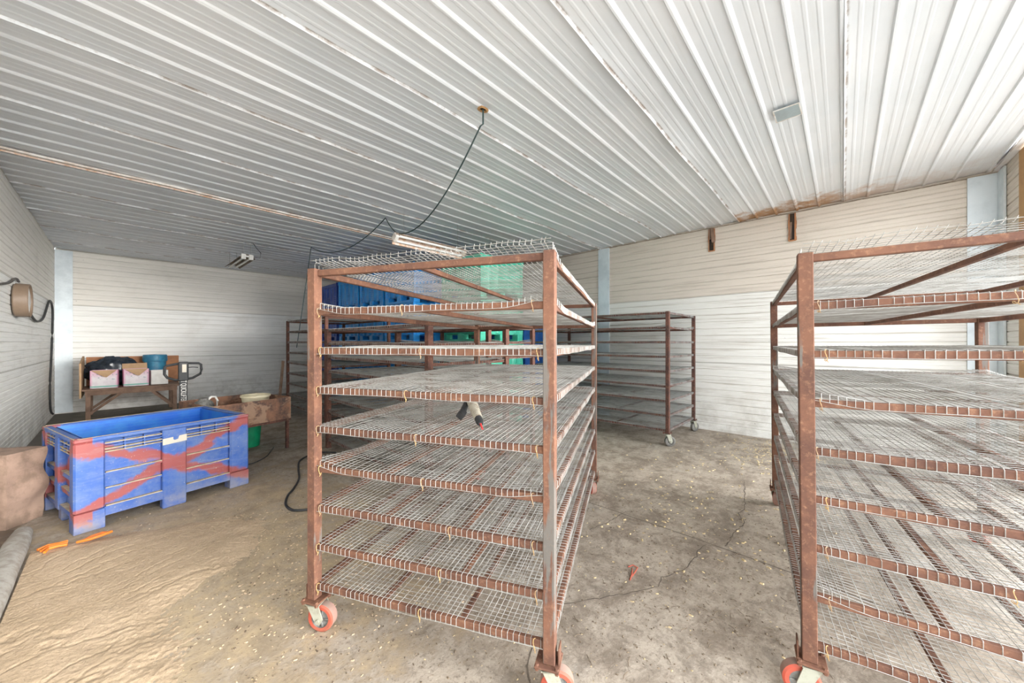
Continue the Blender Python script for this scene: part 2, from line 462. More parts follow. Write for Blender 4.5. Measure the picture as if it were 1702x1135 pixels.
# grubby ledge along the ceiling joint of the right wall
cj = MB()
for i in range(60):
    y = YF + (YB-YF)*i/60; cj.bar((XR-.012, y, ZC-.034+.006*random.random()), (XR-.012, y+.23, ZC-.034+.006*random.random()), .018, .008)
struct(cj.build('trim_7', M_grime))

# ------------------------------------------------------------------ wire racks
def positions(a, b, pitch=.0262):
    out = [a]; k = random.randint(2, 7)
    while out[-1] < b - pitch*1.2:
        k += 1; out.append(out[-1] + (pitch*1.65 if k % 12 in (0, 1) else pitch))
    out.append(b); return out
def mesh_wires(Wd, L, rz, seed, top=False, amp=.008, wr=.0016, drop=.036, lift=0.0, mat=M_wire, n=4):
    mb = MB(); S = Vector((seed*7.3, seed*3.1, seed*1.7))
    def h(x, y):
        q = noise.noise(Vector((x*1.7, y*1.4, 0)) + S)*amp + noise.noise(Vector((x*5, y*4, 3)) + S)*amp*.35
        ex = min(abs(x+Wd/2), abs(x-Wd/2)); ey = min(abs(y+L/2), abs(y-L/2))
        e = min(1, min(ex, ey)/.10)
        if top: 
            f = max(0, 1 - abs(y+L/2)/.22)
            return rz + abs(q)*.8 + .004 + f*(.030 + .018*noise.noise(Vector((x*6, 0, 9))+S))
        c = lift*max(0, 1-ex/.18)*max(0, 1-ey/.3)
        return rz + (q*e if q > 0 or True else 0) + (.0025 if e < 1 else 0) + c
    hx, hy = Wd/2 + .0105, L/2 + .0105
    def drp(a, b):   # length of the bent-down edge
        return drop * (0.9 + .25*noise.noise(Vector((a*3, b*3, 7)) + S))
    for x in positions(-hx+.03, hx-.03):
        pts = []
        if top:
            z = h(x, -hy); pts += [(x, -hy-.004, z-.004), (x+.008, -hy-.012, z+.016)][::-1]
        else:
            z = h(x, -hy); pts += [(x, -hy-.002, z-drp(x, 1)), (x, -hy-.002, z-.003)]
        ny = 20
        for i in range(ny+1):
            y = -hy + 2*hy*i/ny; pts.append((x + .003*noise.noise(Vector((x*9, y*2, 4))+S), y, h(x, y)))
        pts += [(x, hy+.002, h(x, hy)-.003), (x, hy+.002, h(x, hy)-drp(x, 2))]
        mb.tube(pts, wr, n, cap=False, up=(1,0,0))
    for y in positions(-hy+.02, hy-.02):
        pts = []; nx = 12
        pts += [(-hx-.002, y, h(-hx, y)-drp(y, 3)), (-hx-.002, y, h(-hx, y)-.003)]
        for i in range(nx+1):
            x = -hx + 2*hx*i/nx; pts.append((x, y + .003*noise.noise(Vector((x*2, y*9, 8))+S), h(x, y)-wr*1.6))
        pts += [(hx+.002, y, h(hx, y)-.003), (hx+.002, y, h(hx, y)-drp(y, 4))]
        mb.tube(pts, wr, n, cap=False, up=(0,1,0))
    # selvedge wires along the bent edges
    for sx in (-1, 1):
        mb.tube([(sx*(hx+.0035), -hy + 2*hy*i/24, h(sx*hx, -hy+2*hy*i/24)-drp(-hy+2*hy*i/24, 3 if sx < 0 else 4)) for i in range(25)], wr, n, cap=False)
    for sy in (-1, 1):
        if top and sy < 0:
            mb.tube([(-hx + 2*hx*i/30, -hy-.010, h(-hx+2*hx*i/30, -hy)+.008) for i in range(31)], wr, n, cap=False); continue
        mb.tube([(-hx + 2*hx*i/24, sy*(hy+.0035), h(-hx+2*hx*i/24, sy*hy)-drp(-hx+2*hx*i/24, 1 if sy < 0 else 2)) for i in range(25)], wr, n, cap=False)
    return mb

def caster(parent, x, y, ztop, rz, red=True):
    c = empty('caster', (x, y, 0), rz, parent)
    R = .5*(ztop-.032)*1.10 if False else min(.074, (ztop-.022)/2)
    off = .035
    M = Matrix.Translation((off, 0, R)) @ Matrix.Rotation(math.pi/2, 4, 'X')
    w = MB()
    prof = [(.012,-.027),(.014,-.020),(R*.62,-.014),(R*.66,-.024),(R*.88,-.025),(R,-.019),(R,.019),(R*.88,.025),(R*.66,.024),(R*.62,.014),(.014,.020),(.012,.027),(.012,-.027)]
    w.lathe(prof, 28, M=M, mats=[2,2,2,0,0,1,0,0,2,2,2,2])
    for k in range(5):   # ribs of the hub
        a = 2*math.pi*k/5
        for s in (-1, 1):
            p = M @ Vector((.012*math.cos(a), .012*math.sin(a), s*.018)); q = M @ Vector((R*.62*math.cos(a), R*.62*math.sin(a), s*.018))
            w.bar(p, q, .009, .006, m=2)
    w.build('wheel', [M_redpu, M_tread, M_hub] if red else [M_greywheel, M_greywheel, M_hub], c, smooth=True)
    f = MB(); t = ztop-.014
    for s in (-1, 1):
        y1 = s*.036
        v = [(-.030, y1-.002, t), (.034, y1-.002, t), (.058, y1-.002, R+.005), (.040, y1-.002, R-.024), (.018, y1-.002, R-.016)]
        v += [(a, b+.005, cc) for a, b, cc in v]
        f.add(v, [(4,3,2,1,0),(5,6,7,8,9)] + [(i, (i+1)%5, (i+1)%5+5, i+5) for i in range(5)])
        f.lathe([(.0,-.003),(.009,-.003),(.009,.004),(.0,.004)], 8, M=Matrix.Translation((off, s*.042, R)) @ Matrix.Rotation(math.pi/2, 4, 'X'))
    f.box(-.034, -.038, t-.006, .038, .038, t)
    f.tube([(off, -.042, R), (off, .042, R)], .006, 8)
    f.build('fork', M_fork, c)
    return c

def rack(name, A, B, L, H, zb, tube_w, nshelf, spacing, label, red=True, main=False, casters=True, tilt=0.0, group='rusty rolling racks of wire mesh shelves', hi=True, wr=.0013, crot=None):
    A = Vector(A); B = Vector(B); ex = (B-A).normalized(); Wd = (B-A).length; ey = Vector((-ex.y, ex.x, 0))
    c = (A+B)/2 + ey*L/2; c.z = 0
    root = empty(name, c, math.atan2(ex.y, ex.x)); root.rotation_euler[1] = tilt
    tag(root, label, 'rack', group)
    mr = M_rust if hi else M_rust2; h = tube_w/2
    for sx in (-1, 1):
        for sy in (-1, 1):
            p = MB(); p.box(sx*Wd/2-h, sy*L/2-h, zb, sx*Wd/2+h, sy*L/2+h, H, b=.003)
            p.build('post', M_post if hi else mr, root)
    for k in range(nshelf):
        z = H - .006 - .016 - k*spacing
        f = MB(); a = .013
        x0, x1, y0, y1 = -Wd/2+h, Wd/2-h, -L/2+h, L/2-h
        for sy in (-1, 1): f.box(x0, sy*(L/2-.006)-a, z-.016, x1, sy*(L/2-.006)+a, z+.016, b=.003)
        for sx in (-1, 1): f.box(sx*(Wd/2-.006)-a, y0, z-.016, sx*(Wd/2-.006)+a, y1, z+.016, b=.003)
        bars = [0.0] if k < 5 else [-Wd*.17, Wd*.17]
        for xb in bars: f.box(xb-.012, -L/2+.006, z-.014, xb+.012, L/2-.006, z+.010, b=.002)
        fo = f.build('shelf_frame', mr, root)
        rz = z + .0175 
        # mesh slips between the posts
        mw = mesh_wires(Wd-.004, L-.004, rz, k + len(label)*.37, top=(k == 0 and main), amp=.010 if hi else .016,
                        wr=wr, lift=(.035 if (k*7+len(label)) % 4 == 1 else 0.0), mat=None, n=4 if hi else 3)
        # keep it off the posts' volume: corner wires are trimmed by the post width
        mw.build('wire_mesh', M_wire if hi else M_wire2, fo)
        if main and k:
            for q in range(3):
                xx = [-Wd/2+.05, -.1+.3*random.random(), Wd/2-.06][q] + random.uniform(-.02,.02)
                tb = MB(); tb.tube([(xx+.004*math.sin(t*2), -L/2-.010+.019*math.cos(t)*.6, z-.002+.024*math.sin(t)) for t in [i*math.pi/6 for i in range(12)]]+[(xx+.006, -L/2-.022, z-.03)], .0016, 4)
                tb.build('wire_tie', M_yellow, fo)
    if casters:
        for i, (sx, sy) in enumerate(((-1,-1),(1,-1),(-1,1),(1,1))):
            pl = MB(); s = .052
            X, Y = sx*(Wd/2-.006), sy*(L/2-.006)
            pl.box(X-s, Y-s, zb-.010, X+s, Y+s, zb-.001, b=.002)
            for a, b in ((-1,-1),(1,-1),(1,1),(-1,1)): pl.lathe([(0,.008),(.007,.008),(.009,0),(.009,-.018),(0,-.018)], 6, c=(X+a*.042, Y+b*.042, zb-.001))
            if main:
                pl.bar((X+sx*.045, Y-.02, zb+.03), (X+sx*.045, Y+.03, zb+.03), .005, .075)
            c_ = caster(root, X, Y, zb-.006, (crot or (.5, .2, 1.2, 2.0))[i], red)
            pl.build('mounting_plate', mr, c_).matrix_parent_inverse = (Matrix.Translation((X, Y, 0)) @ Matrix.Rotation((crot or (.5,.2,1.2,2.0))[i], 4, 'Z')).inverted()
    return root

# nearest rack, in the middle of the picture
A0 = W(-1.034, 1.892); B0 = W(.159, 1.513)
rack('rolling_rack', A0, B0, 2.15, 1.885, .168, .050, 9, .204, 'nearest rusty wire-shelf rack, in the middle, with a cordless drill on its fifth shelf', main=True, crot=(.19, .25, 1.2, 2.0))
# right hand rack
A1 = W(1.262, 1.53); B1 = W(1.262+1.24*.838, 1.53-1.24*.546)
rack('rolling_rack', A1, B1, 2.15, 1.885, .168, .052, 9, .204, 'rusty wire-shelf rack cut off by the right edge of the picture, leaning slightly', main=True, tilt=-.009, crot=(3.28, .4, 1.2, 2.0))
# rack against the right wall
A2 = Vector((5.362, 1.868, 0))
rack('rolling_rack', (5.38, 1.87+2.50, 0), (5.38, 1.87, 0), 1.22, 1.955, .20, .05, 9, .214, 'rack on grey casters standing against the white right wall', red=False, hi=False, wr=.0020, crot=(1, .7, .6, 1.1))
# left of the centre, behind the nearest rack
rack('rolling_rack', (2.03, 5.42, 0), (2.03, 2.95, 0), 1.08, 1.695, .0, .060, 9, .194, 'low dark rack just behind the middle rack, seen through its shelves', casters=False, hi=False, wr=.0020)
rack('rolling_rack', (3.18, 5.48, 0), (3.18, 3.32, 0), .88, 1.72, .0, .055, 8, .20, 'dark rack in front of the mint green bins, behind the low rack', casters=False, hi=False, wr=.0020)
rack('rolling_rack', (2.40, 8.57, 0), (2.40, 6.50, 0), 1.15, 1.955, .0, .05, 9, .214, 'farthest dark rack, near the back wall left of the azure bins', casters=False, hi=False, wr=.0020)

# ------------------------------------------------------------------ stacked pallet bins
def bin_mesh():
    mb = MB(); w = .545; H = .755
    # outer skin with vertical ribs, as a ring of points lofted
    def ring(z, inset, rib):
        pts = []
        for side in range(4):
            n = 40
            for i in range(n):
                t = -1 + 2*i/n
                d = 0
                if rib:
                    for c in (-.62, -.22, .22, .62):
                        e = abs(t-c)
                        if e < .11: d = .030*math.cos(e/.11*math.pi/2)
                if abs(t) > .90: d = .030
                r = w - inset - .032 + d
                p = (t*(w-inset), -r)
                for _ in range(side): p = (-p[1], p[0])
                pts.append((p[0], p[1], z))
        return pts
    levels = [(.14, .0, False), (.155, .0, True), (.66, .0, True), (.675, .0, False), (.68, -.012, False), (H, -.012, False), (H, .02, False), (.70, .035, False), (.18, .05, False)]
    rs = [ring(*l) for l in levels]; n = len(rs[0])
    mb.add([p for r in rs for p in r], [(i*n+k, i*n+(k+1)%n, (i+1)*n+(k+1)%n, (i+1)*n+k) for i in range(len(rs)-1) for k in range(n)])
    mb.box(-w+.04, -w+.04, .13, w-.04, w-.04, .18)
    for x in (-w+.07, 0, w-.07):
        mb.box(x-.07, -w+.005, 0, x+.07, w-.005, .05, b=.006)
        for y in (-w+.08, 0, w-.08): mb.box(x-.07, y-.075, .045, x+.07, y+.075, .14, b=.006)
    # small vents
    for s in range(4):
        R = Matrix.Rotation(s*math.pi/2, 4, 'Z')
        for x in (-.42, 0, .42):
            for q in range(5):
                mb.box(x-.09, -w+.012, .22+.045*q, x+.09, -w+.024, .235+.045*q, M=R)
    return mb
proto_mesh = {}
for nm, mt in (('azure', M_blue), ('navy', M_navy), ('mint green', M_green), ('cobalt blue', M_cobalt)):
    o = bin_mesh().build('pallet_bin', mt, smooth=True); proto_mesh[nm] = o
used = set()
def bin_stack(colour, x, y, n, where, z0=0, sc=1.0, rz=0):
    ordn = ['lowest', 'second lowest', 'third up', 'topmost']
    if n == 3: ordn = ['lowest', 'middle', 'topmost']
    for k in range(n):
        src = proto_mesh[colour]
        if colour in used: o = src.copy(); COL.objects.link(o)
        else: o = src; used.add(colour)
        o.location = (x + random.uniform(-.008,.008), y + random.uniform(-.008,.008), z0 + k*.757*sc); o.scale = (1, 1, sc)
        o.rotation_euler = (0, 0, rz + random.uniform(-.01,.01))
        tag(o, '%s pallet bin, %s in stack %s' % (colour, ordn[k], where), 'bin', 'stacked plastic pallet bins in the back corner')
bin_stack('mint green', 4.68, 5.05, 4, 'nearest the camera')
bin_stack('cobalt blue', 5.95, 5.16, 3, 'between green bins and right wall', sc=.86)
bin_stack('azure', 4.30, 6.49, 4, 'next behind the green bins')
bin_stack('azure', 4.30, 7.66, 4, 'in the middle of the blue row')
bin_stack('azure', 4.30, 8.83, 4, 'beside the navy bins')
bin_stack('navy', 4.30, 10.02, 4, 'farthest from the camera')

# ------------------------------------------------------------------ the big painted bin
FR = W(-2.807, 3.854); FL = W(-3.395, 2.79)
dx = (FR-FL).normalized(); rzb = math.atan2(dx.y, dx.x)
cen = (FR+FL)/2 + Vector((-dx.y, dx.x, 0))*.50
pb = empty('pallet_box', cen, rzb)
tag(pb, 'large blue plastic pallet box with a red painted X and empty inside', 'bin')
HW, HD, HH = .605, .50, .742
b = MB()
# corner posts, middle posts with feet
for sx in (-1, 1):
    for sy in (-1, 1):
        b.box(sx*HW - (.17 if sx > 0 else 0), sy*HD - (.072 if sy > 0 else 0), .156, sx*HW + (0 if sx > 0 else .17), sy*HD + (0 if sy > 0 else .072), HH-.03, b=.012)
        b.box(sx*(HW-.003) - (.067 if sx > 0 else 0), min(sy*(HD-.06), sy*(HD-.12)), .156, sx*(HW-.003) + (0 if sx > 0 else .067), max(sy*(HD-.06), sy*(HD-.12)), HH-.03)
        b.box(sx*HW - (.17 if sx > 0 else 0), sy*HD - (.12 if sy > 0 else 0), 0, sx*HW + (0 if sx > 0 else .17), sy*HD + (0 if sy > 0 else .12), .155, b=.004)
for sy in (-1, 1):
    b.box(-.085, sy*HD - (.07 if sy > 0 else 0), 0.0, .085, sy*HD + (0 if sy > 0 else .07), HH-.03, b=.008)
for sx in (-1, 1):
    b.box(sx*HW - (.07 if sx > 0 else 0), -.055, 0.10, sx*HW + (0 if sx > 0 else .07), .055, HH-.03, b=.008)
# recessed panels, the skirt ledge above the fork openings, two ledges
for sy in (-1, 1):
    y0 = sy*(HD-.045)
    b.box(-HW+.1, min(y0, y0-sy*.03), .16, HW-.1, max(y0, y0-sy*.03), HH-.05)
    for (z, t, e) in ((.135, .055, .006), (.30, .012, .018), (.43, .014, .010)):
        for xa, xb in ((-HW+.165, -.08), (.08, HW-.165)):
            ya, yb = sy*(HD-e), sy*(HD-.07)
            b.box(xa, min(ya,yb), z-t/2 if t < .05 else z-.045, xb, max(ya,yb), z+t/2)
            b.box(xa+.01, min(ya,yb)+.003, z+t/2, xb-.004, max(ya,yb)+.001, z+t/2+.007, m=1)
    # louvres
    for xa, xb in ((-HW+.165, -.08), (.08, HW-.165)):
        n = 3
        for q in range(4):
            z = .605 + q*.024
            b.box(xa, min(sy*(HD-.010), sy*(HD-.05)), z, xb, max(sy*(HD-.010), sy*(HD-.05)), z+.007, m=1 if q % 4 != 2 else 0)
        for q in range(4):
            x = xa + (xb-xa)*q/3
            b.box(x-.004, min(sy*(HD-.012), sy*(HD-.05)), .600, x+.004, max(sy*(HD-.012), sy*(HD-.05)), .70)
for sx in (-1, 1):
    x0 = sx*(HW-.045)
    b.box(min(x0, x0-sx*.03), -HD+.08, .16, max(x0, x0-sx*.03), HD-.08, HH-.05)
    for (z, e) in ((.15, .006), (.30, .012), (.43, .012)):
        for ya, yb in ((-HD+.115, -.05), (.05, HD-.115)):
            xa, xb = sx*(HW-e), sx*(HW-.08)
            b.box(min(xa,xb), ya, z-.03, max(xa,xb), yb, z)
            b.box(min(xa,xb)+.003, ya+.01, z, max(xa,xb)-.003, yb-.01, z+.003, m=1)
    for ya, yb in ((-HD+.115, -.05), (.05, HD-.115)):
        for q in range(4):
            z = .605+q*.024; b.box(min(sx*(HW-.010), sx*(HW-.05)), ya, z, max(sx*(HW-.010), sx*(HW-.05)), yb, z+.007, m=1 if q % 4 != 2 else 0)
        for q in range(4):
            y = ya+(yb-ya)*q/3; b.box(min(sx*(HW-.012), sx*(HW-.05)), y-.004, .60, max(sx*(HW-.012), sx*(HW-.05)), y+.004, .70)
b.build('outer_wall', [M_bin, M_dust], pb)
r = MB()
for sy in (-1, 1): r.box(-HW, min(sy*HD, sy*(HD-.055)), HH-.034, HW, max(sy*HD, sy*(HD-.055)), HH, b=.008)
for sx in (-1, 1): r.box(min(sx*HW, sx*(HW-.055)), -HD+.05, HH-.034, max(sx*HW, sx*(HW-.055)), HD-.05, HH, b=.008)
for sy in (-1, 1): r.box(-HW+.02, sy*(HD-.006)-.003, HH, HW-.02, sy*(HD-.006)+.003, HH+.003, m=1)
for sx in (-1, 1): r.box(sx*(HW-.006)-.003, -HD+.02, HH, sx*(HW-.006)+.003, HD-.02, HH+.003, m=1)
r.build('rim', [M_bin, M_dust], pb)
i_ = MB(); a, c_, t = HW-.078, HD-.078, .006
i_.box(-a, -c_, .165, a, c_, .175)
for sy in (-1, 1): i_.box(-a, min(sy*c_, sy*(c_+t)), .17, a, max(sy*c_, sy*(c_+t)), HH-.012)
for sx in (-1, 1): i_.box(min(sx*a, sx*(a+t)), -c_, .17, max(sx*a, sx*(a+t)), c_, HH-.012)
for q in range(3):
    for sy in (-1, 1): i_.box(-a, min(sy*(c_-.006), sy*c_), .63+.03*q, a, max(sy*(c_-.006), sy*c_), .638+.03*q)
i_.build('liner', M_blue_in, pb)
s = MB()
v = [(-.085,.575),(.085,.585),(.085,.645),(.030,.640),(.022,.612),(.0,.606),(-.012,.615),(-.012,.636),(-.085,.632)]
pts = [(x, -HD-.0015, z) for x, z in v] + [(x, -HD+.001, z) for x, z in v]
s.add(pts, [tuple(range(9))[::1], tuple(range(9, 18))[::-1]] + [(i, i+9, (i+1)%9+9, (i+1)%9) for i in range(9)])
s.build('sticker', M_sticker, pb)
bs = MB(); bs.box(-HW+.02, -.05, .0, HW-.02, .05, .10, b=.01); bs.build('runner', M_bin, pb)

# ------------------------------------------------------------------ sawdust heap and floor litter
sd = MB()
def sdf(u, v):
    X = -.42 + 1.75*u; Y = .6 + 3.85*v
    # heap outline
    tb_ = ((.6,-.4),(1.5,-.15),(2.15,.15),(2.9,.60),(3.4,1.02),(3.9,.80),(4.2,.15),(4.45,-.7))
    for (ya, xa), (yb, xb_) in zip(tb_, tb_[1:]):
        if ya <= Y <= yb: xb = xa + (xb_-xa)*(Y-ya)/(yb-ya); break
    dd = xb - X + .22*noise.noise(Vector((X*2.3, Y*2.3, 0))) + .10*noise.noise(Vector((X*9, Y*9, 0))) + .07*noise.noise(Vector((X*38, Y*38, 0)))
    e = max(0, min(1, dd/.60)); e = e*e*(3-2*e)
    # combed drag marks running away to the right
    q = X*.30 - Y*.95
    w = noise.noise(Vector((q*7.5 + 1.0*noise.noise(Vector((X*2.2, Y*2.2, 1))), (X*.95+Y*.3)*1.5, 4))) + .16*noise.noise(Vector((X*12, Y*12, 6))) + .12*noise.noise(Vector((X*30, Y*30, 6)))
    rip = max(0, 1-abs(w)*13.0)**1.5 * max(0, min(1, .55+1.6*noise.noise(Vector((X*2.5, Y*2.5, 11)))))
    z = e*(.017 + .004*noise.noise(Vector((X*3, Y*3, 2)))) - e*.0070*rip + .0022*noise.noise(Vector((X*9, Y*9, 13))) + .0016*noise.noise(Vector((X*45, Y*45, 3))) + .0024*noise.noise(Vector((X*95, Y*95, 3))) - (1-e)*.005
    return (X, Y, z)
sd.grid(sdf, 330, 520)
so = sd.build('sawdust', M_saw, smooth=False); so.data.polygons.foreach_set('use_smooth', [True]*len(so.data.polygons))
tag(so, 'spread heap of tan sawdust with combed drag marks on the floor at left', 'sawdust', kind='stuff')

def chips(name, mat, n, fn, size, label, cat):
    m = MB()
    for _ in range(n):
        p = fn(); a = random.uniform(0, math.pi); s_ = random.uniform(*size); t = s_*random.uniform(.25,.7)
        R = Matrix.Translation((p[0], p[1], t*.32)) @ Matrix.Rotation(a, 4, 'Z') @ Matrix.Rotation(random.uniform(-.3,.3), 4, 'Y')
        c = [R @ Vector(q) for q in ((-s_,-t*.6,-t*.3),(s_*.7,-t,-t*.3),(s_,t*.7,-t*.3),(-s_*.6,t,-t*.3),(-s_*.7,-t*.3,t*.5),(s_*.5,-t*.5,t*.4),(s_*.6,t*.4,t*.5),(-s_*.4,t*.5,t*.3))]
        m.hexa(c)
    return tag(m.build(name, mat), label, cat, kind='stuff')
def near(u0, v0, su, sv):
    def f():
        while True:
            u = random.gauss(u0, su); v = random.gauss(v0, sv)
            if v < 640: continue
            p = at(u, v, 0)
            if XL+.1 < p.x < XR-.06 and YF < p.y < YB: return p
    return f
f1 = near(1290, 752, 60, 16); f2 = near(1150, 830, 130, 70)
chips('yellow_chaff', M_chaff, 950, lambda: f1() if random.random() < .62 else f2(), (.006, .017), 'yellow corn bits scattered on the concrete beside the right wall', 'debris')
f3 = near(800, 1000, 330, 90)
chips('pale_chaff', M_chaff, 380, f3, (.0025, .007), 'pale seed flecks strewn over the bare concrete', 'debris')
f4 = near(1120, 900, 170, 110); f5 = near(560, 960, 150, 110)
chips('dark_crumbs', M_twig, 2600, lambda: f4() if random.random() < .7 else f5(), (.0025, .009), 'dark crumbs of dirt and bark scattered over the concrete aisle', 'debris')
f6 = near(470, 900, 130, 90)
chips('wood_shavings', M_saw, 1500, lambda: f6(), (.003, .010), 'tan wood shavings thinning out past the edge of the sawdust heap', 'debris')
tw = MB()
for _ in range(150):
    p = near(1150, 940, 140, 110)(); a = random.uniform(0, 6.28); l = random.uniform(.015, .06)
    d_ = Vector((math.cos(a), math.sin(a), 0)); 
    tw.tube([p + Vector((0,0,.003)), p + d_*l*.5 + Vector((random.uniform(-.006,.006), .004, .005)), p + d_*l + Vector((0,0,.003))], .0016, 4)
tag(tw.build('twig_litter', M_twig), 'thin dark straws and twigs littering the concrete between the two front racks', 'debris', kind='stuff')

# ------------------------------------------------------------------ left corner things
def polytube(name, pts, r, mat, label, cat, n=8, sub=6):
    P = [Vector(p) for p in pts]; out = []
    for i in range(len(P)-1):
        p0 = P[max(i-1,0)]; p1 = P[i]; p2 = P[i+1]; p3 = P[min(i+2,len(P)-1)]
        for k in range(sub):
            t = k/sub
            out.append(.5*((2*p1) + (p2-p0)*t + (2*p0-5*p1+4*p2-p3)*t*t + (3*p1-p0-3*p2+p3)*t**3))
    out.append(P[-1]); m = MB(); m.tube(out, r, n)
    return tag(m.build(name, mat, smooth=True), label, cat)

# weathered masonry block at the left edge
q = MB()
def rough_block(mb, x0, y0, x1, y1, z1, amp, nz=14, n=12, sc=5):
    rings = []
    for k in range(nz+1):
        z = z1*k/nz; R = []
        for side in range(4):
            for i in range(n):
                t = i/n
                x, y = [(x0+(x1-x0)*t, y0), (x1, y0+(y1-y0)*t), (x1-(x1-x0)*t, y1), (x0, y1-(y1-y0)*t)][side]
                cx, cy = (x0+x1)/2, (y0+y1)/2
                f = 1 + amp*noise.noise(Vector((x*sc, y*sc, z*sc)))
                R.append((cx+(x-cx)*f, cy+(y-cy)*f, z))
        rings.append(R)
    m_ = 4*n
    mb.add([p for R in rings for p in R], [(i*m_+k, i*m_+(k+1)%m_, (i+1)*m_+(k+1)%m_, (i+1)*m_+k) for i in range(nz) for k in range(m_)] + [tuple(nz*m_+k for k in range(m_))])
rough_block(q, -.19, -.13, .19, .13, .60, .22, n=16, nz=20, sc=6)
pbk = W(-4.33, 3.18); blk = q.build('masonry_block', M_stump, loc=(-.655, 5.14, 0), rotz=math.radians(-42), smooth=False)
tag(blk, 'rough brown stained block standing against the left wall beside the blue pallet box', 'block')
kb = MB()
pts = [(-.50 + .012*noise.noise(Vector((y, 0, 0))), y, .015) for y in [4.72 - .25*i for i in range(24)]]
kb.tube(pts, [.05] + [.066 + .006*noise.noise(Vector((i*.7, 3, 0))) for i in range(23)], 16)
tag(kb.build('concrete_kerb', M_conc, smooth=True), 'rounded grey concrete kerb running along the foot of the left wall', 'kerb')
og = MB()
for k in range(3):
    og.tube([at(62+6*k, 914+2*k, .03), at(80, 906+3*k, .035), at(98, 903+2*k, .035), at(112, 899+3*k, .03)], .009, 6)
for k in range(3):
    og.tube([at(128+5*k, 901-k, .03), at(150, 896-2*k, .04), at(170, 889-2*k, .045), at(186-3*k, 883+k, .04)], .009, 6)
tag(og.build('orange_strap', M_orange, smooth=True), 'bright orange strap lying in the sawdust at the foot of the blue pallet box', 'strap')

# round fixture on the left wall
fx = empty('wall_fan', (XL+.012, 7.72, 2.04)); tag(fx, 'round tan drum fixture with white face on the left wall', 'fixture')
m = MB(); RM = Matrix.Rotation(math.pi/2, 4, 'Y')
m.lathe([(0,0),(.20,0),(.212,.012),(.212,.118),(.206,.124),(.198,.118),(.198,.03)], 40, M=RM); m.build('housing', M_tan, fx, smooth=True)
m = MB(); m.lathe([(.197,.10),(.12,.112),(0,.116)], 40, M=RM); m.build('face', M_white, fx, smooth=True)
polytube('wall_conduit', [on_x(-40, 478, XL+.02), on_x(0, 472, XL+.02), on_x(14, 470, XL+.025), on_x(26, 463, XL+.025), on_x(31, 468, XL+.03)], .014, M_greycable, 'grey-brown cable reaching the round wall fixture from the left edge', 'cable')
polytube('power_cable', [on_x(47, 513, XL+.03), on_x(53, 526, XL+.03), on_x(62, 534, XL+.03), on_x(72, 528, XL+.03), on_x(82, 500, XL+.03), on_x(87, 512, XL+.03), on_x(87, 545, XL+.03), on_x(85, 600, XL+.03), on_x(83, 640, XL+.03), on_x(84, 680, XL+.03), on_x(88, 688, XL+.05)], .016, M_black, 'black cable looping from the round wall fixture down the left corner', 'cable')

# bench against the back wall
X0, X1, Y0, Y1, ZT = -.43, .87, 10.67, 11.60, .60
bn = empty('bench', ((X0+X1)/2, (Y0+Y1)/2, 0)); bn_l = Vector(((X0+X1)/2, (Y0+Y1)/2, 0))
tag(bn, 'old brown wooden bench with low back, loaded with cartons, by the back wall', 'bench')
def local(mb, name, mat, parent, origin, **k):
    mb.v = [(x-origin.x, y-origin.y, z-origin.z) for x, y, z in mb.v]; return mb.build(name, mat, parent, **k)
m = MB(); m.box(X0-.04, Y0-.03, ZT-.03, X1+.06, Y1, ZT, b=.004); m.box(X0, Y0, ZT-.12, X1, Y0+.04, ZT-.03); local(m, 'seat', M_wood, bn, bn_l)
m = MB(); m.box(X0-.02, Y1, ZT-.10, X1+.10, Y1+.03, 1.20, b=.004); local(m, 'backrest', M_wood2, bn, bn_l)
m = MB()
c = [(X0-.07,Y0-.02,ZT-.16),(X0-.042,Y0-.02,ZT-.16),(X0-.042,Y1,ZT-.16),(X0-.07,Y1,ZT-.16),(X0-.07,Y0-.02,1.10),(X0-.042,Y0-.02,1.10),(X0-.042,Y1,1.22),(X0-.07,Y1,1.22)]
m.hexa(c); local(m, 'side_panel', M_card, bn, bn_l)
for x in (X0+.04, X1-.04):
    for y in (Y0+.05, Y1-.06):
        m = MB(); m.box(x-.035, y-.035, 0, x+.035, y+.035, ZT-.03, b=.004); local(m, 'leg', M_wood, bn, bn_l)
for sx, x, x2 in ((1, X0+.06, X0+.50), (-1, X1-.06, X1-.42)):
    for y in (Y0+.02, Y1-.1):
        m = MB(); m.bar((x, y, .13), (x2, y, ZT-.08), .03, .045); local(m, 'brace', M_wood, bn, bn_l)

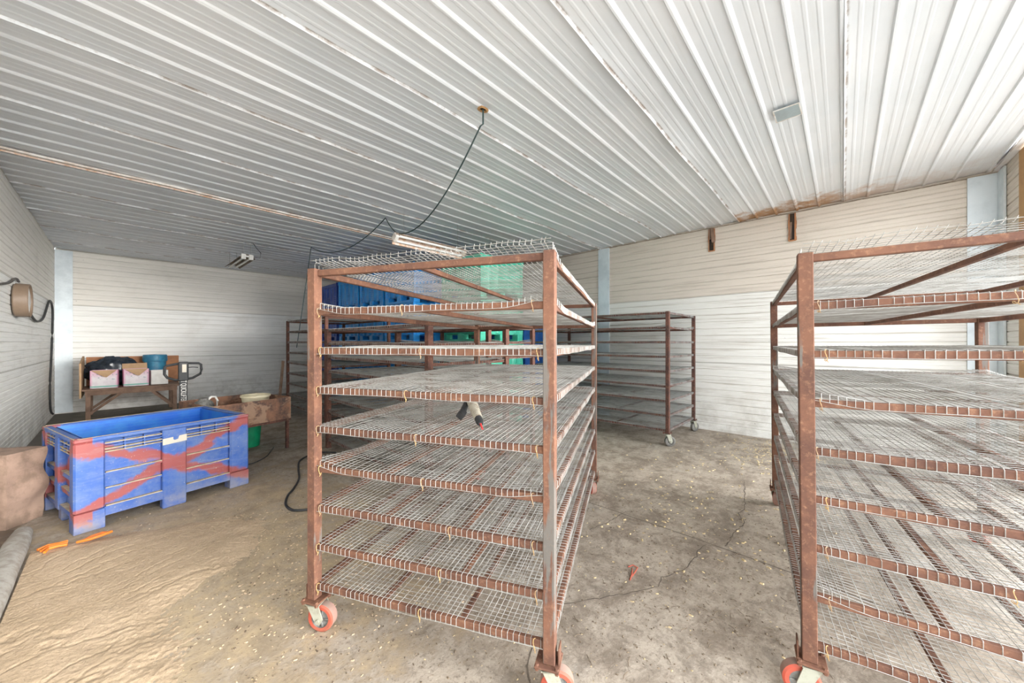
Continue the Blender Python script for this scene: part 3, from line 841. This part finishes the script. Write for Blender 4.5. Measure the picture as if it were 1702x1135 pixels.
def carton(name, u, v, w, d, h, rz, label, pink=True, flap=True, back=True):
    R = empty(name, (u, v+d/2, ZT+.001), rz)
    tag(R, label, 'box')
    def kmat():
        t = NT('printed_carton'); x = t.xyz()
        base = t.mix(t.ramp(t.noise(7, 4, .6), .45, .6), (.78,.74,.76), (.72,.66,.70))
        e = t.math('MAXIMUM', t.ramp(t.math('ABSOLUTE', x[0]), w*.38, w*.5), t.ramp(x[2], h*.5, h*.9, 0, .7))
        c_ = t.mix(t.math('MULTIPLY', e, .85), base, (.72,.30,.46))
        g = t.math('MULTIPLY', t.ramp(x[2], .02, .025), t.ramp(x[2], .05, .045))
        c_ = t.mix(g, c_, (.20,.50,.42))
        b_ = t.math('MULTIPLY', t.ramp(t.noise(26, 2, .5), .60, .66), t.math('MULTIPLY', t.ramp(x[2], h*.45, h*.5), t.ramp(x[2], h*.85, h*.8)))
        return t.out(t.mix(t.math('MULTIPLY', b_, .8), c_, (.25,.32,.36)), .7)
    mt = kmat() if pink else M_white; t_ = .006
    m = MB()
    for sx in (-1, 1): m.box(sx*w/2 - (t_ if sx > 0 else 0), -d/2, 0, sx*w/2 + (0 if sx > 0 else t_), d/2, h)
    for sy in (-1, 1): m.box(-w/2, sy*d/2 - (t_ if sy > 0 else 0), 0, w/2, sy*d/2 + (0 if sy > 0 else t_), h)
    m.box(-w/2, -d/2, 0, w/2, d/2, t_); m.build('carton_body', mt, R)
    if flap:
        k = MB()
        k.add([(-w*.46,-d/2-.001,h),(w*.46,-d/2-.001,h),(w*.10,-d/2-.05,h*.62),(-w*.02,-d/2-.04,h*.66),(-w*.46,-d/2-.004,h+.004),(w*.46,-d/2-.004,h+.004),(w*.10,-d/2-.054,h*.62),(-w*.02,-d/2-.044,h*.66)], [(0,1,2,3),(7,6,5,4),(0,4,5,1),(1,5,6,2),(2,6,7,3),(3,7,4,0)])
        k.build('front_flap', M_card, R)
        if not back: return R
        k = MB(); k.add([(-w/2,d/2,h),(w/2,d/2,h),(w/2,d/2+.06,h+.11),(-w/2,d/2+.05,h+.10),(-w/2,d/2-.005,h),(w/2,d/2-.005,h),(w/2,d/2+.055,h+.115),(-w/2,d/2+.045,h+.105)], [(3,2,1,0),(4,5,6,7),(0,1,5,4),(1,2,6,5),(2,3,7,6),(3,0,4,7)])
        k.build('back_flap', M_card, R)
    return R
carton('carton', -.18, 10.76, .37, .28, .35, math.radians(-3), 'pink and white carton in front of the black bag, leftmost on the bench', back=False)
carton('carton', .25, 10.86, .37, .28, .35, math.radians(3), 'pink and white carton with torn brown flap, middle of the bench')
carton('carton', .60, 10.92, .27, .26, .30, math.radians(4), 'plain white carton at the right end of the bench', pink=False, flap=False)

# black bag: crumpled heap with a gathered knot
m = MB()
def bagf(u, v):
    th = 2*math.pi*u; ph = math.pi*(v*.98+.01)
    p = Vector((math.sin(ph)*math.cos(th), math.sin(ph)*math.sin(th), math.cos(ph)))
    f = 1 + .16*noise.noise(p*2.2) + .10*abs(noise.noise(p*5)) + .07*math.sin(th*9 + 3*noise.noise(p*3))*math.sin(ph)
    return (p.x*.40*f, p.y*.145*f, max(0.001, .29 + p.z*.30*f))
m.grid(bagf, 72, 36)
bag = m.build('rubbish_bag', M_bag, loc=(-.05, 11.36, ZT+.003), smooth=True)
bag.data.polygons.foreach_set('use_smooth', [True]*len(bag.data.polygons))
tag(bag, 'crumpled black plastic bag lying at the back of the bench', 'bag')
tb = empty('tub', (.56, 11.385, ZT+.002)); tag(tb, 'blue plastic tub with a thick rim standing on the bench behind the cartons', 'tub')
m = MB(); m.lathe([(0,0),(.155,0),(.165,.02),(.18,.30),(.185,.58),(.178,.58),(.16,.03),(0,.02)], 32); m.build('tub_body', M_bucketblue, tb, smooth=True)
m = MB(); m.lathe([(.186,.48),(.200,.485),(.205,.50),(.202,.60),(.19,.63),(.0,.64)], 32); m.build('lid', M_bucketblue, tb, smooth=True)

# pallet jack behind the box
pj_l = W(-4.57, 5.02); pj = empty('pallet_jack', pj_l, 0)
rj = math.atan2(CY, CX) - math.pi/2 + math.radians(42)
pj.rotation_euler = (0, 0, rj)
tag(pj, 'black pallet jack with a loop handle, parked behind the blue pallet box', 'pallet jack')
m = MB()
hz = 1.02
loop = [(-.235, 0, 1.04+.12),(-.215,0,1.185),(-.05,0,1.212),(.05,0,1.215),(.20,0,1.210),(.232,0,1.19),(.238,0,1.12),(.225,0,1.06),(.12,0,1.005),(0,0,.985),(-.10,0,.985),(-.20,0,1.02),(-.237,0,1.07),(-.235, 0, 1.16)]
m.tube([(a*.80, b_, c_) for a, b_, c_ in loop], .016, 8); m.build('handle_loop', M_black, pj, smooth=True)
m = MB(); m.box(-.055, -.035, .97, .055, .03, 1.235, b=.012); hd = m.build('control_head', M_black, pj)
m = MB(); m.box(-.012, -.039, 1.09, .032, -.034, 1.20); m.build('sticker', M_sticker, hd)
m = MB(); m.tube([(.05, 0, 1.155), (.10,-.005,1.158), (.155,-.01,1.150)], .007, 6); m.build('lever', M_black, pj)
m = MB(); m.box(-.042, -.028, .22, .042, .028, .98, b=.008); mast = m.build('mast', M_black, pj)
tcv = bpy.data.curves.new('mast_lettering', 'FONT'); tcv.body = 'T QUICKLIFTER'; tcv.size = .082; tcv.extrude = .0008; tcv.space_character = 1.0
to = bpy.data.objects.new('lettering', tcv); COL.objects.link(to); to.parent = mast
tcv.materials.append(M_white); to.location = (-.024, -.0295, .975)
to.matrix_parent_inverse = Matrix(); to.rotation_euler = Matrix(((0, 1, 0), (0, 0, -1), (-1, 0, 0))).to_euler()
bpy.context.view_layer.update()
tme = bpy.data.meshes.new_from_object(to); tme.materials.clear(); tme.materials.append(M_white)
t2 = bpy.data.objects.new('lettering', tme); COL.objects.link(t2); t2.parent = mast; t2.location = to.location; t2.rotation_euler = to.rotation_euler; t2.scale = (.52, 1, 1)
bpy.data.objects.remove(to); t2.name = 'lettering'
m = MB(); m.lathe([(0,.16),(.06,.16),(.06,.34),(.035,.36),(.035,.42),(0,.42)], 16, c=(0,.08,0)); m.box(-.12,-.02,.05,.12,.16,.17,b=.01); m.build('pump', M_black, pj, smooth=True)
for sx in (-1, 1):
    m = MB(); m.box(sx*.19-.08, .14, .05, sx*.19+.08, 1.25, .085, b=.008); m.build('fork', M_black, pj)
    m = MB(); m.tube([(sx*.04-.025, .02, .09), (sx*.04+.025, .02, .09)], .09, 20); m.build('wheel', M_greywheel, pj)
    m = MB(); m.tube([(sx*.19-.03, 1.1, .04), (sx*.19+.03, 1.1, .04)], .04, 14); m.build('wheel', M_greywheel, pj)
m = MB(); m.box(-.27, .10, .05, .27, .16, .12, b=.006); m.build('yoke', M_black, pj)
polytube('hose_coil', [W(-4.62,5.2,.62), W(-4.78,5.15,.52), W(-4.95,5.2,.38), W(-4.9,5.3,.1), W(-4.6,5.4,.02)], .011, M_yellow, 'thin yellowish hose hanging beside the pallet jack mast', 'hose')

# rusty trough table with its contents
TR = W(-3.17, 5.16); TB = W(-3.93, 5.58); td = (TR-TB).normalized()
ta = Vector((-(.47), -.88, 0)); tdir = W(-.47, -.88).normalized()
cen = (TR+TB)/2 + tdir*.47
tro = empty('rusty_trough', (cen.x, cen.y, 0), math.atan2(-tdir.y, -tdir.x))
tag(tro, 'rusty steel trough table on thin legs behind the blue pallet box', 'trough')
Lh, Dh = .47, .43; m = MB()
m.box(-Lh, -Dh, .425, Lh, Dh, .435)
for sy in (-1, 1): m.box(-Lh, sy*Dh-.004, .43, Lh, sy*Dh+.004, .73)
for sx in (-1, 1): m.box(sx*Lh-.004, -Dh, .43, sx*Lh+.004, Dh, .73)
m.build('tray', M_trough, tro)
m = MB()
for sy in (-1, 1): m.bar((-Lh, sy*(Dh-.01), .41), (Lh, sy*(Dh-.01), .41), .035, .03)
for sx in (-1, 1): m.bar((sx*(Lh-.01), -Dh, .41), (sx*(Lh-.01), Dh, .41), .035, .03)
m.build('under_frame', M_rust2, tro)
for sx in (-1, 1):
    for sy in (-1, 1):
        m = MB(); m.box(sx*(Lh-.03)-.017, sy*(Dh-.03)-.017, 0, sx*(Lh-.03)+.017, sy*(Dh-.03)+.017, .40); m.build('leg', M_rust2, tro)
def tl(x, y, z): 
    a = math.atan2(-tdir.y, -tdir.x); return Vector((cen.x + x*math.cos(a) - y*math.sin(a), cen.y + x*math.sin(a) + y*math.cos(a), z))
bk = empty('bucket', tl(.22, -.02, .436)); tag(bk, 'cream plastic bucket sitting inside the rusty trough', 'bucket')
m = MB(); m.lathe([(0,0),(.135,0),(.165,.30),(.180,.30),(.180,.325),(.160,.325),(.130,.01),(0,.01)], 32); m.build('bucket_body', M_cream, bk, smooth=True)
jg = empty('jug', tl(-.33, .12, .436), .4); tag(jg, 'grey plastic jug with a looped handle in the left end of the rusty trough', 'jug')
m = MB(); m.lathe([(0,0),(.11,0),(.115,.02),(.115,.23),(.09,.29),(.05,.315),(.05,.34),(0,.34)], 20); m.build('jug_body', M_hub, jg, smooth=True)
m = MB(); m.tube([(.05,0,.31),(.09,0,.345),(.14,0,.34),(.165,0,.28),(.15,0,.2),(.11,0,.17)], .014, 8); m.build('handle', M_white, jg, smooth=True)
p = at(414, 741, 0); gb = empty('bucket', (p.x, p.y, 0)); tag(gb, 'bright green bucket on the floor under the rusty trough', 'bucket')
m = MB(); m.lathe([(0,.0),(.125,.0),(.128,.01),(.15,.33),(.158,.33),(.158,.35),(.146,.35),(.122,.012),(0,.012)], 28); m.build('bucket_body', M_buckgreen, gb, smooth=True)
m = MB(); m.tube([(.155*math.cos(t), .03, .33+.0+.0+.09*math.sin(t)) for t in [math.pi*i/10 for i in range(11)]], .0025, 5)
m.build('bail', M_hub, gb)

# floor cables
polytube('floor_hose', [at(560,752,.012), at(530,752,.012), at(513,757,.012), at(498,766,.012), at(496,780,.012), at(497,795,.012), at(488,812,.012), at(478,824,.012), at(475,838,.012), at(484,847,.012), at(500,848,.012), at(518,845,.012), at(545,835,.012), at(570,815,.012)], .011, M_black, 'black hose curling on the floor by the left post of the middle rack', 'hose')
polytube('extension_cable', [at(455,743,.006), at(450,750,.006), at(442,759,.006), at(425,768,.006), at(405,774,.006), at(385,778,.006), at(365,780,.006)], .006, M_black, 'thin dark cord on the floor right of the blue pallet box', 'cord')
m = MB(); p1 = Vector((2.30, 8.78, 0)); p2 = Vector((2.28, 8.64, 1.0))
m.bar((2.26, 8.70, .012), (2.335, 8.645, 1.12), .09, .03, up=(1,0,0)); tag(m.build('leaning_board', M_wood), 'dark board leaning upright against the end of the farthest rack', 'board')

# red scrap on the floor
m = MB()
pr = [at(1044,942,.004), at(1052,939,.010), at(1060,943,.006), at(1056,950,.004), at(1050,958,.004), at(1047,964,.004), at(1050,955,.008), at(1051,945,.005)]
m.tube(pr, .004, 5); tag(m.build('red_scrap', M_redpu), 'small red scrap of cord on the concrete between the two front racks', 'scrap')

# ------------------------------------------------------------------ things on the ceiling and the right wall
m = MB(); pc = [on_ceiling(u, v, ZC-.03) for u, v in ((1285,186),(1328,171),(1333,189),(1291,204))]
m.hexa([p for p in pc] + [p + Vector((0,0,.006)) for p in pc])
for i in range(4): m.bar(pc[i], pc[(i+1)%4], .008, .006, m=1)
tag(m.build('ceiling_patch', [M_patch, M_lampw]), 'small grey metal patch screwed to the ribbed ceiling', 'patch')
hp = on_ceiling(803, 182, ZC-.028); m = MB()
rim = []
for i in range(18):
    a = 2*math.pi*i/18; rr = .052*(1+.25*noise.noise(Vector((math.cos(a)*2, math.sin(a)*2, 5))))
    rim.append((rr*math.cos(a), rr*math.sin(a)*.8))
v = [(x, y, 0) for x, y in rim] + [(x*.66, y*.62, -.008) for x, y in rim] + [(x*.6, y*.6, .01) for x, y in rim]
m.add(v, [(i, (i+1)%18, (i+1)%18+18, i+18) for i in range(18)] + [(i+18, (i+1)%18+18, (i+1)%18+36, i+36) for i in range(18)], 0)
m.add([(x*.6, y*.6, .009) for x, y in rim], [tuple(range(18))], 1)
o = m.build('rusted_hole', [M_ply, M_dark], loc=hp); tag(o, 'rusted ragged hole in the ceiling where the hanging cord comes out', 'hole')

# hanging fluorescent over the middle rack
P0 = Vector((2.66, 4.70, 3.0)); P1 = Vector((3.95, 4.72, 3.0))
fl1 = empty('strip_light', (P0+P1)/2); tag(fl1, 'long rust-speckled fluorescent fitting hanging above the middle rack', 'ceiling light')
m = MB(); l = (P1-P0).length/2
m.add([(-l,-.10,-.02),(l,-.10,-.02),(l,-.04,.045),(-l,-.04,.045),(-l,.04,.045),(l,.04,.045),(l,.10,-.02),(-l,.10,-.02),
       (-l,-.10,-.028),(l,-.10,-.028),(l,-.036,.037),(-l,-.036,.037),(-l,.036,.037),(l,.036,.037),(l,.10,-.028),(-l,.10,-.028)],
      [(0,1,2,3),(3,2,5,4),(4,5,6,7),(9,8,11,10),(10,11,12,13),(13,12,15,14),(8,9,1,0),(7,6,14,15),(0,3,11,8),(3,4,12,11),(4,7,15,12),(1,9,10,2),(2,10,13,5),(5,13,14,6)])
sh = m.build('reflector', M_lampr, fl1); sh.rotation_euler = (math.radians(-38), 0, 0)
for sy in (-1, 1):
    m = MB(); m.tube([(-l+.05, sy*.045, -.01), (l-.05, sy*.045, -.01)], .018, 12); m.build('tube', M_tubeglass, sh, smooth=True)
m = MB(); m.box(-l-.01, -.055, -.03, -l+.05, .055, .05, b=.006); m.build('end_cap', M_lampw, sh)
m = MB(); m.box(l-.05, -.055, -.03, l+.01, .055, .05, b=.006); m.build('end_cap', M_lampw, sh)
for x in (-l+.15, l-.15):
    m = MB(); m.tube([(x, 0, .04), (x, 0, ZC-.03-3.0)], .0018, 4); m.build('hanger_wire', M_hub, fl1)
m = MB(); m.tube([(-l+.35, -.09, -.06), (-l+.352, -.09, -.28)], .0018, 4); m.build('pull_cord', M_white, fl1)

# small fitting by the back wall
Pn = W((411-U0)/F*6.95, 6.95, 3.165); fl2 = empty('strip_light', Pn); tag(fl2, 'small grimy two-tube light hanging near the back wall', 'ceiling light')
l = 1.35
m = MB(); m.add([(-.13,0,-.03),(-.04,0,.035),(.04,0,.035),(.13,0,-.03),(-.13,l,-.03),(-.04,l,.035),(.04,l,.035),(.13,l,-.03),(-.13,0,-.038),(-.04,0,.027),(.04,0,.027),(.13,0,-.038),(-.13,l,-.038),(-.04,l,.027),(.04,l,.027),(.13,l,-.038)],
   [(0,1,5,4),(1,2,6,5),(2,3,7,6),(12,13,9,8),(13,14,10,9),(14,15,11,10),(0,8,9,1),(1,9,10,2),(2,10,11,3),(4,5,13,12),(5,6,14,13),(6,7,15,14),(0,4,12,8),(3,11,15,7)])
m.build('reflector', M_grime, fl2)
for sx in (-1, 1):
    m = MB(); m.tube([(sx*.055, .03, -.03), (sx*.055, l-.03, -.03)], .019, 10); m.build('tube', M_tubeglass, fl2, smooth=True)
    m = MB(); m.box(sx*.06-.038, -.02, -.065, sx*.06+.038, .02, .035, b=.006); m.build('socket', M_white, fl2)
m = MB(); m.box(-.05, -.015, -.02, .05, .015, .01); m.build('end_plate', M_white, fl2)
for x, y in ((-.06, .02), (.06, .02), (-.06, l-.1), (.06, l-.1)):
    m = MB(); m.tube([(x, y, .03), (x*1.05, y, ZC-.03-3.165)], .003, 4); m.build('hanger_wire', M_hub, fl2)
m = MB(); m.tube([(.06,0,.0),(.20,-.03,.0),(.22,.0,.10),(.14,.05,.22),(.12,.1,ZC-.03-3.165)], .007, 5); m.build('power_lead', M_black, fl2)

# the cord hung in swags from the hole to beyond the farthest rack
h1 = Vector((hp.x, hp.y, ZC-.03)); h2 = on_ceiling(641, 362, ZC-.035); h3 = on_ceiling(517, 411, ZC-.035)
def swag(a, b, sag, n=14):
    return [a.lerp(b, i/n) - Vector((0,0,sag*4*(i/n)*(1-i/n))) for i in range(n+1)]
lend = Vector((2.70, 4.68, 3.06))
pts = swag(h1, lend, .12) 
pts = [h1, h1 + Vector((0,0,-.12))] + swag(h1 + Vector((-.02,.01,-.14)), lend, .26)
pts += swag(lend, h2, .04)[1:] + swag(h2, h3, .28)[1:]
end = W((493-U0)/F*7.3, 7.3, 1.40)
pts += swag(h3, end, .02)[1:]
m = MB(); m.tube(pts, .0075, 6); tag(m.build('hanging_cord', M_cable, smooth=True), 'thin dark cord hung in swags under the ceiling from the rusted hole', 'cord')

def slot(name, Yc, zb, w, label, splinter):
    m = MB(); X = XR-.012
    zt = ZC-.045
    m.box(X-.006, Yc-w/2, zb, X, Yc+w/2, zt, m=0)  # flat dark plate standing in for the shaded recess
    for i in range(7):
        z = zb + (zt-zb)*i/7; e = .012*random.random()
        m.box(X-.014, Yc-w/2-e, z, X, Yc-w/2+.016, z+(zt-zb)/7, m=1); m.box(X-.012, Yc+w/2-.012, z, X, Yc+w/2+e*.6, z+(zt-zb)/7, m=1)
    m.box(X-.013, Yc-w/2, zb-.006, X, Yc+w/2, zb+.012, m=1)
    if splinter: m.bar((X-.02, Yc-.01, zt), (X-.035, Yc-.035, zb+.14), .045, .04, m=2); m.bar((X-.012, Yc+.03, zt), (X-.03, Yc+.02, zb+.2), .02, .02, m=2)
    else: m.bar((X-.010, Yc+.015, zb+.28), (X-.012, Yc+.02, zb+.03), .02, .01, m=2)
    return tag(m.build(name, [M_dark, M_wood2, M_wood]), label, 'slot')
slot('beam_pocket', 1.65, 3.06, .095, 'rough beam pocket in the right wall with a splintered timber end', True)
slot('beam_pocket', .56, 3.03, .085, 'narrow dark beam pocket in the right wall below the rust stain', False)

# cordless drill on the fifth shelf of the nearest rack
zs_ = 1.885 - .022 + .0175 - 4*.204 + .003
tip = at(802, 713, zs_+.012); top = at(779, 655, zs_+.125); foot = at(765, 697, zs_+.006)
dr = empty('cordless_drill', (tip+foot)/2 + Vector((0,0,-.0))); org = Vector((tip+foot)/2); dr.location = org
tag(dr, 'dusty beige and black cordless drill with a red bit on the wire shelf', 'drill')
ax = (tip-top).normalized(); ln = (tip-top).length
m = MB(); m.tube([top - ax*.02, top, top+ax*ln*.45, top+ax*ln*.62, top+ax*ln*.74], [.020,.027,.027,.024,.022], 16); local(m, 'body', M_drill, dr, org, smooth=True)
m = MB(); m.tube([top+ax*ln*.72, top+ax*ln*.84, top+ax*ln*.88], [.020,.019,.012], 14); local(m, 'chuck', M_black, dr, org, smooth=True)
m = MB(); m.tube([top+ax*ln*.86, tip], [.006,.004], 8); local(m, 'bit', M_redbit, dr, org)
hx = (foot-top)
m = MB(); m.tube([top+ax*.015, top+ax*.015+hx*.35, top+ax*.0+hx*.75], [.019,.016,.019], 12); local(m, 'handle', M_black, dr, org, smooth=True)
m = MB(); e = top+hx*.72; m.tube([e, foot+Vector((0,0,.018))], [.026,.027], 4); local(m, 'battery', M_black, dr, org)
